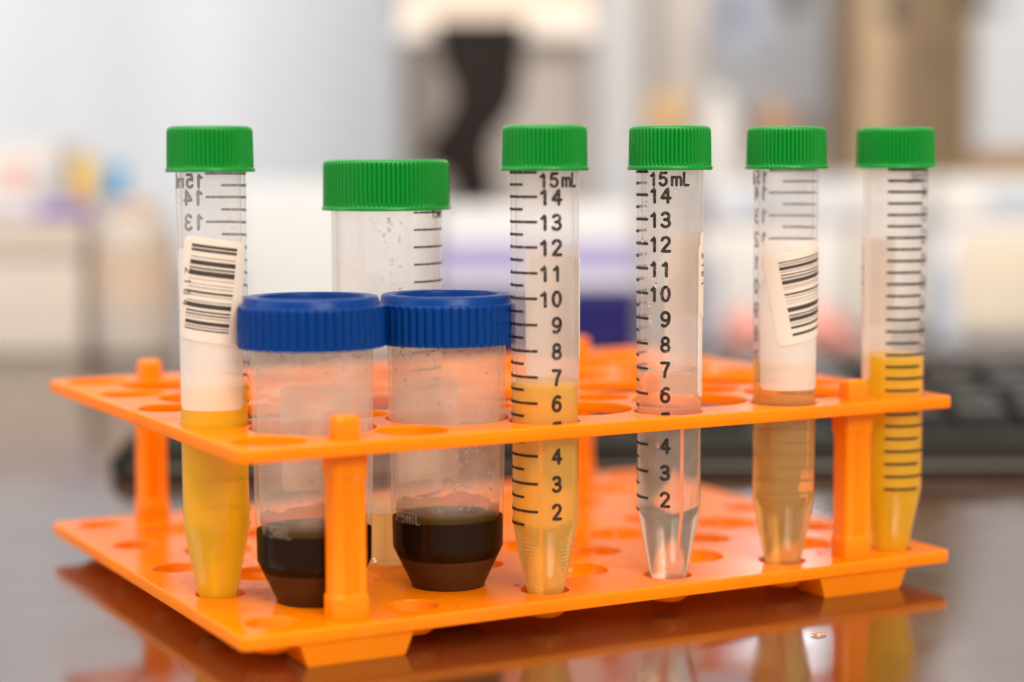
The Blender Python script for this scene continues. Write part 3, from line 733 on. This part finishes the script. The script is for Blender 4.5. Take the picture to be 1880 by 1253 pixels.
carton('cream box behind the rightmost tube, beside the white lidded box', 1566, 1728, 330, 1300, 120, noisy(mat('cream_card', (.62, .56, .50), .6), 9, .5, .7, .08), white)
o = carton('white box with a cream front panel at the right edge behind the keyboard', 1738, 2060, 330, 1240, 140, noisy(mat('white_crate', (.60, .60, .62), .45), 9, .4, .5, .05), white, (.22, .60, .80, .93, bluegrey))
bx('front_panel', noisy(mat('cream_panel', (.56, .48, .38), .5), 10, .4, .6, .06), o, -48, 56, -4.5, -.5, 6, 68, 1)
carton('long white tray box between the white jug and the navy box', 436, 800, 335, 1190, 100, noisy(mat('white_tray', (.55, .54, .53), .5), 6, .4, .6, .07))
o = empty('water_drop', (134.0*K, -30.3*K, TZ*K)); tag(o, 'tiny clear water drop lying on the glossy bench in front of the rack', 'water drop')
b = MB(); b.lathe([(0, 0), (1.7, 0), (1.85, .12), (1.6, .45), (1.0, .72), (0, .82)], 32, rfn=lambda r_, z, a: r_*(1+.12*cos(2*a+.4)+.05*cos(3*a))); b.build('drop_body', M['drop'], o)
# purple pen lying on the greige box
Y = 1150; o = bgthing('marker_pen', 'purple marker pen lying on the greige storage box', 'marker pen', q(105, Y), Y+22, .25)
o.location.z = lab(0, 0, 104-(400-298)*Y/3563.5+5.1).z
b = MB(); b.lathe([(0, -16), (4.6, -16), (5, -15), (5, 15), (4, 17), (0, 17)], 24); b.v = [(z_, y_, x_) for x_, y_, z_ in b.v]; b.build('barrel', mat('purple_plastic', (.16, .10, .34), .4), o)
b = MB(); b.lathe([(0, -50), (4.4, -50), (4.4, -16.2), (0, -16.2)], 24); b.v = [(z_, y_, x_) for x_, y_, z_ in b.v]; b.build('pen_body', mat('grey_barrel', (.4, .38, .44), .4), o)
# red bag
o = bgthing('red_bag', 'salmon red lumpy bag behind the tube of tan liquid', 'bag', q(1455, 1105), 1130)
bm = bmesh.new()
for cx, cz, rx, rz_ in ((-23, 14, 13, 14), (0, 9, 14, 9), (22, 14, 15, 14), (33, 7, 10, 7)):
    s = bmesh.ops.create_icosphere(bm, subdivisions=4, radius=1)
    for v_ in s['verts']:
        n = v_.co.copy(); j = 1+.06*sin(9*n.x+3)+.05*sin(8*n.z+5*n.y)
        v_.co = Vector((cx+n.x*rx*j, n.y*15*j, max(.05, cz+n.z*rz_*j)))
bm.verts.index_update(); mesh('bag_body', [v_.co.copy() for v_ in bm.verts], [[v_.index for v_ in f_.verts] for f_ in bm.faces], noisy(mat('salmon_red', (.74, .30, .25), .5), 70, .4, .6, .45), o, 80); bm.free()
# papers and small supplies that vary the far background
o, h = panel('paper_sheet', 'pale blue paper pinned on the grey board above the white bottle', 'paper', 1318, 1404, 215, 640, 2074, 4, mat('blue_paper', (.60, .67, .80), .6))
o, h = panel('paper_sheet', 'cream paper pinned on the grey board beside the white upright', 'paper', 1216, 1290, 150, 640, 2073, 4, mat('cream_paper', (.70, .64, .58), .6))
bottle('small white bottle with a pink cap at the far left edge', 26, 1320, 60, 292, .5, white, mat('pink_cap', (.60, .36, .32), .4), captop=22)
bottle('small white bottle with a grey cap between the pink-capped and mustard-capped bottles', 92, 1325, 56, 306, .5, white, mat('soft_grey_cap', (.40, .38, .40), .4), captop=20)
bottle('slim grey-blue bottle in front of the crate at the right edge', 1742, 1170, 26, 452, .6, mat('grey_blue_plastic', (.34, .38, .46), .4), white)
# knobs / hanging things near the top edge
def hanging(label, px, ybot, Y, w_, c, lng=150):
    X = q(px, Y); zb_ = 104-(ybot-298)*Y/3563.5
    o = empty('hanging_clamp', lab(X, Y, zb_), -YAW); tag(o, label, 'clamp', 'dark clamps hanging along the top')
    m = mat('dark_clamp', c, .5); r = w_/2*Y/3563.5
    b = MB(); b.lathe([(0, 0), (r*.6, 1), (r, r*.7), (r, r*1.8), (r*.45, r*2.6), (r*.3, r*3.2), (0, r*3.2)], 24); b.build('weight', m, o)
    b = MB(); b.lathe([(1.6, r*3), (1.6, lng), (0, lng)], 12); b.build('rod', m, o)
hanging('dark olive clamp hanging above the tube of tan liquid', 1452, 30, 1900, 46, (.10, .085, .05))
hanging('blue-grey clamp hanging left of the olive one', 1345, 56, 1960, 50, (.26, .29, .40))
hanging('black clamp hanging in front of the light tan post', 1636, 52, 1600, 40, (.045, .03, .015))
hanging('dark brown clamp hanging in front of the olive brown post', 1776, 36, 1600, 50, (.09, .07, .04))
hanging('small grey clamp hanging in front of the white sheet', 1822, 36, 1600, 30, (.22, .22, .22))
# brown dish on the right boxes
Y = 1360; o = bgthing('brown_dish', 'brown wooden dish on top of the boxes below the white sheet', 'dish', q(1810, Y), Y-60)
o.location.z = lab(0, 0, 96.2).z
b = MB(); b.lathe([(0, 0), (20, 0), (27, 8), (30, 15), (28, 15), (20, 4), (0, 3)], 40); b.build('dish_body', mat('brown_dish', (.34, .20, .10), .5), o)
# keyboard
Y = 690; xl = q(212, Y); xr = xl+445; X = (xl+xr)/2
kb = empty('keyboard', lab(X, Y, TZ), -YAW)
tag(kb, 'black computer keyboard lying on the bench behind the orange rack', 'keyboard')
kc = noisy(mat('black_plastic', (.010, .008, .005), .5, IOR=1.3, Specular_IOR_Level=.25), 40, .4, .5, .1)
hw = 222.5
b = MB()
prof = [(0, 1), (2, 9), (8, 12.2), (24, 13.5), (30, 12), (148, 24), (154, 27), (158, 24), (160, 1)]
n = len(prof); vv = [(sx*(hw-e), y_, z_) for sx, e in ((-1, 0), (1, 0)) for y_, z_ in prof]
end = lambda sx, e, s: [(sx*(hw+e), 80+(y_-80)*s, z_*.55+.5) for y_, z_ in prof]
rings = [end(-1, 5, .93), [(-hw, y_, z_) for y_, z_ in prof], [(hw, y_, z_) for y_, z_ in prof], end(1, 5, .93)]
loft(b, rings); b.build('case', kc, kb, 30)
bx('front_strip', mat('grey_strip', (.12, .11, .08), .25), kb, -hw+4, hw-4, -.6, .6, 3.0, 4.6, .2)
keym = noisy(mat('key_plastic', (.012, .010, .008), .35, IOR=1.4, Specular_IOR_Level=.25), 60, .22, .35, .1)
kmesh = None
pitchx = 24.7
for r_ in range(5):
    y_ = 33+r_*22.5; z_ = 12.3+(y_-30)*.102
    for c_ in range(18):
        x_ = -hw+12+pitchx*c_+ (3 if r_ % 2 else 0)
        if x_+21 > hw-3: continue
        if kmesh is None:
            b = MB(); loft(b, [[(0, 0, 0), (21, 0, 0), (21, 19, 0), (0, 19, 0)], [(1, 1, 5), (20, 1, 5), (20, 18, 5.6), (1, 18, 5.6)], [(2.6, 2.4, 6.4), (18.4, 2.4, 6.4), (18.4, 17, 7.4), (2.6, 17, 7.4)]])
            ko = b.build('key', keym, kb, 30); kmesh = ko.data
        else:
            ko = bpy.data.objects.new('key', kmesh); C.objects.link(ko); ko.parent = kb
        ko.location = (x_*K, y_*K, z_*K)
